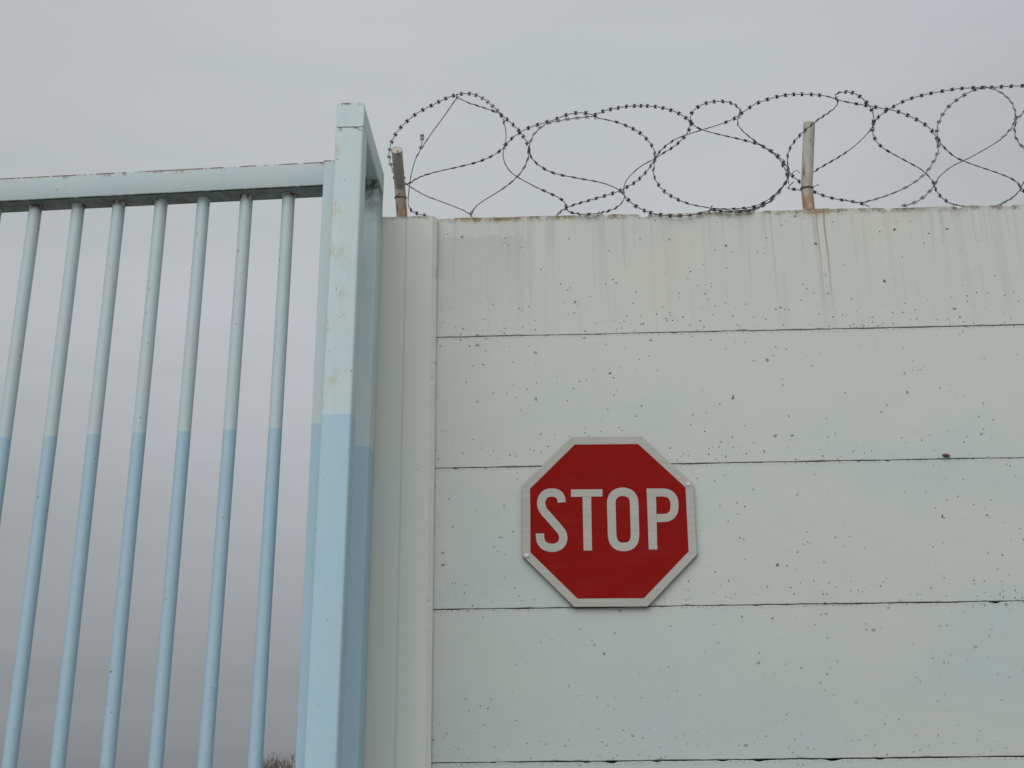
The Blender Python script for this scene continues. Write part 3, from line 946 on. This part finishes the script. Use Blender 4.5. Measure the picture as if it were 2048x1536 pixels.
# twisted clips that tie neighbouring loops together
for (x, y, Y) in ((915, 192, 0.03), (943, 427, 0.03), (1009, 293, 0.03), (1133, 414, 0.03), (1189, 232, 0.03), (1247, 384, 0.03), (1058, 300, 0.03), (1311, 316, 0.03), (1381, 246, 0.03), (1480, 230, 0.03), (1425, 417, 0.03), (1675, 198, 0.03), (1746, 250, 0.03), (1875, 285, 0.03), (1869, 370, 0.03), (2042, 377, 0.03), (2031, 240, 0.03), (1577, 345, 0.03)):
    # nearest strand point sets the depth of the clip
    best = None
    for st in strands:
        for v in st.data.vertices:
            d = (v.co - CAM)
            q = Vector((1024 + F_PX * d.dot(RT) / d.dot(FW), 768 - F_PX * d.dot(UP) / d.dot(FW)))
            e = (q - Vector((x, y))).length
            if best is None or e < best[0]:
                best = (e, v.co.copy())
    c0 = best[1]
    tp = [c0 + Vector((0.0040 * math.cos(a * 0.9), 0.0045 * math.sin(a * 0.9), 0.0017 * (a - 7))) for a in range(14)]
    bm_obj('clip', tube_bm(tp, 0.0016, 6), MAT_TIE, coil, True)
# the coil runs on along the wall to the right
bm = bmesh.new()
for st in strands:
    vs = [bm.verts.new(v.co + Vector((2.72, 0.0, 0.0))) for v in st.data.vertices]
    for p in st.data.polygons:
        bm.faces.new([vs[i] for i in p.vertices])
for (_, o, c0, t, s, nrm) in all_barbs:
    barb_bm(bm, c0 + Vector((2.72, 0.0, 0.0)), t, s, nrm)
bm_obj('wire_strand', bm, MAT_BARB, coil)
# loose ends of tying wire by the right-hand post
bmw = tube_bm([at(x, y, 0.03) for x, y in ((1573, 356), (1580, 350), (1590, 342), (1594, 341), (1600, 346))], 0.0013, 6)
tube_bm([at(x, y, 0.03) for x, y in ((1576, 376), (1580, 370), (1587, 364))], 0.0022, 6, bmw)
tube_bm([at(x, y, 0.03) for x, y in ((1578, 345), (1577, 358), (1577, 368))], 0.0014, 6, bmw)
bm_obj('tie_wire', bmw, MAT_TIE, coil, True)

# ------------------------------------------------------------------ leafless shrubs far behind the gate
MAT_BARK = simple('greyish_bark', (0.20, 0.165, 0.14), 0.9, var=0.4, scale=3)


def bare_tree(base, height, spread, seed, label):
    rnd = random.Random(seed)
    root = empty('bare_tree', label, 'tree', 'leafless trees far behind the gate')
    root.location = base
    tr, cr = bmesh.new(), bmesh.new()

    def grow(bm, p, d, L, r, lev):
        pts, rr = [p], [r]
        n = 5
        q = p.copy()
        dd = d.copy()
        for k in range(n):
            dd = (dd + Vector((rnd.gauss(0, .10), rnd.gauss(0, .10), rnd.gauss(0.06, .05)))).normalized()
            q = q + dd * L / n
            pts.append(q.copy()); rr.append(max(0.010, r * (1 - 0.75 * (k + 1) / n)))
        tube_bm(pts, r, 5 if lev else 8, bm, radii=rr)
        if lev < 3:
            m = (13, 8, 6)[lev]
            for k in range(m):
                f = rnd.uniform(0.2 if lev else 0.25, 1.0)
                i = min(n - 1, int(f * n))
                a = rnd.uniform(0, math.tau)
                nd = (dd * 0.8 + Vector((math.cos(a), math.sin(a), 0.45)) * rnd.uniform(0.35, 0.75) * spread).normalized()
                grow(cr, pts[i].lerp(pts[i + 1], f * n - i), nd, L * rnd.uniform(0.38, 0.6), rr[i] * 0.5, lev + 1)
    grow(tr, Vector((0, 0, -0.1)), Vector((0, 0, 1)), height * 0.80, 0.075, 0)
    bm_obj('trunk', tr, MAT_BARK, root, True)
    bm_obj('crown', cr, MAT_BARK, root, True)
    zmax = max(v.co.z for ob in root.children for v in ob.data.vertices)
    k = height / zmax
    for ob in root.children:
        for v in ob.data.vertices:
            v.co.z *= k


for (px, Y, topy, sp_, sd, lab) in (
        (581, 84, 1492, 0.80, 3, 'tallest bare grey brown treetop beside the gate stile, far beyond the gate'),
        (549, 80, 1502, 0.85, 11, 'middle bare treetop seen between last gate bar and stile'),
        (533, 92, 1509, 0.8, 23, 'lowest bare treetop, right beside the last round gate bar'),
        (566, 96, 1514, 0.9, 31, 'thin bare treetop between the taller two behind the gate')):
    top = at(px, topy, Y)
    bare_tree(Vector((top.x, Y, 0)), top.z, sp_, sd, lab)

S.render.engine = 'CYCLES'
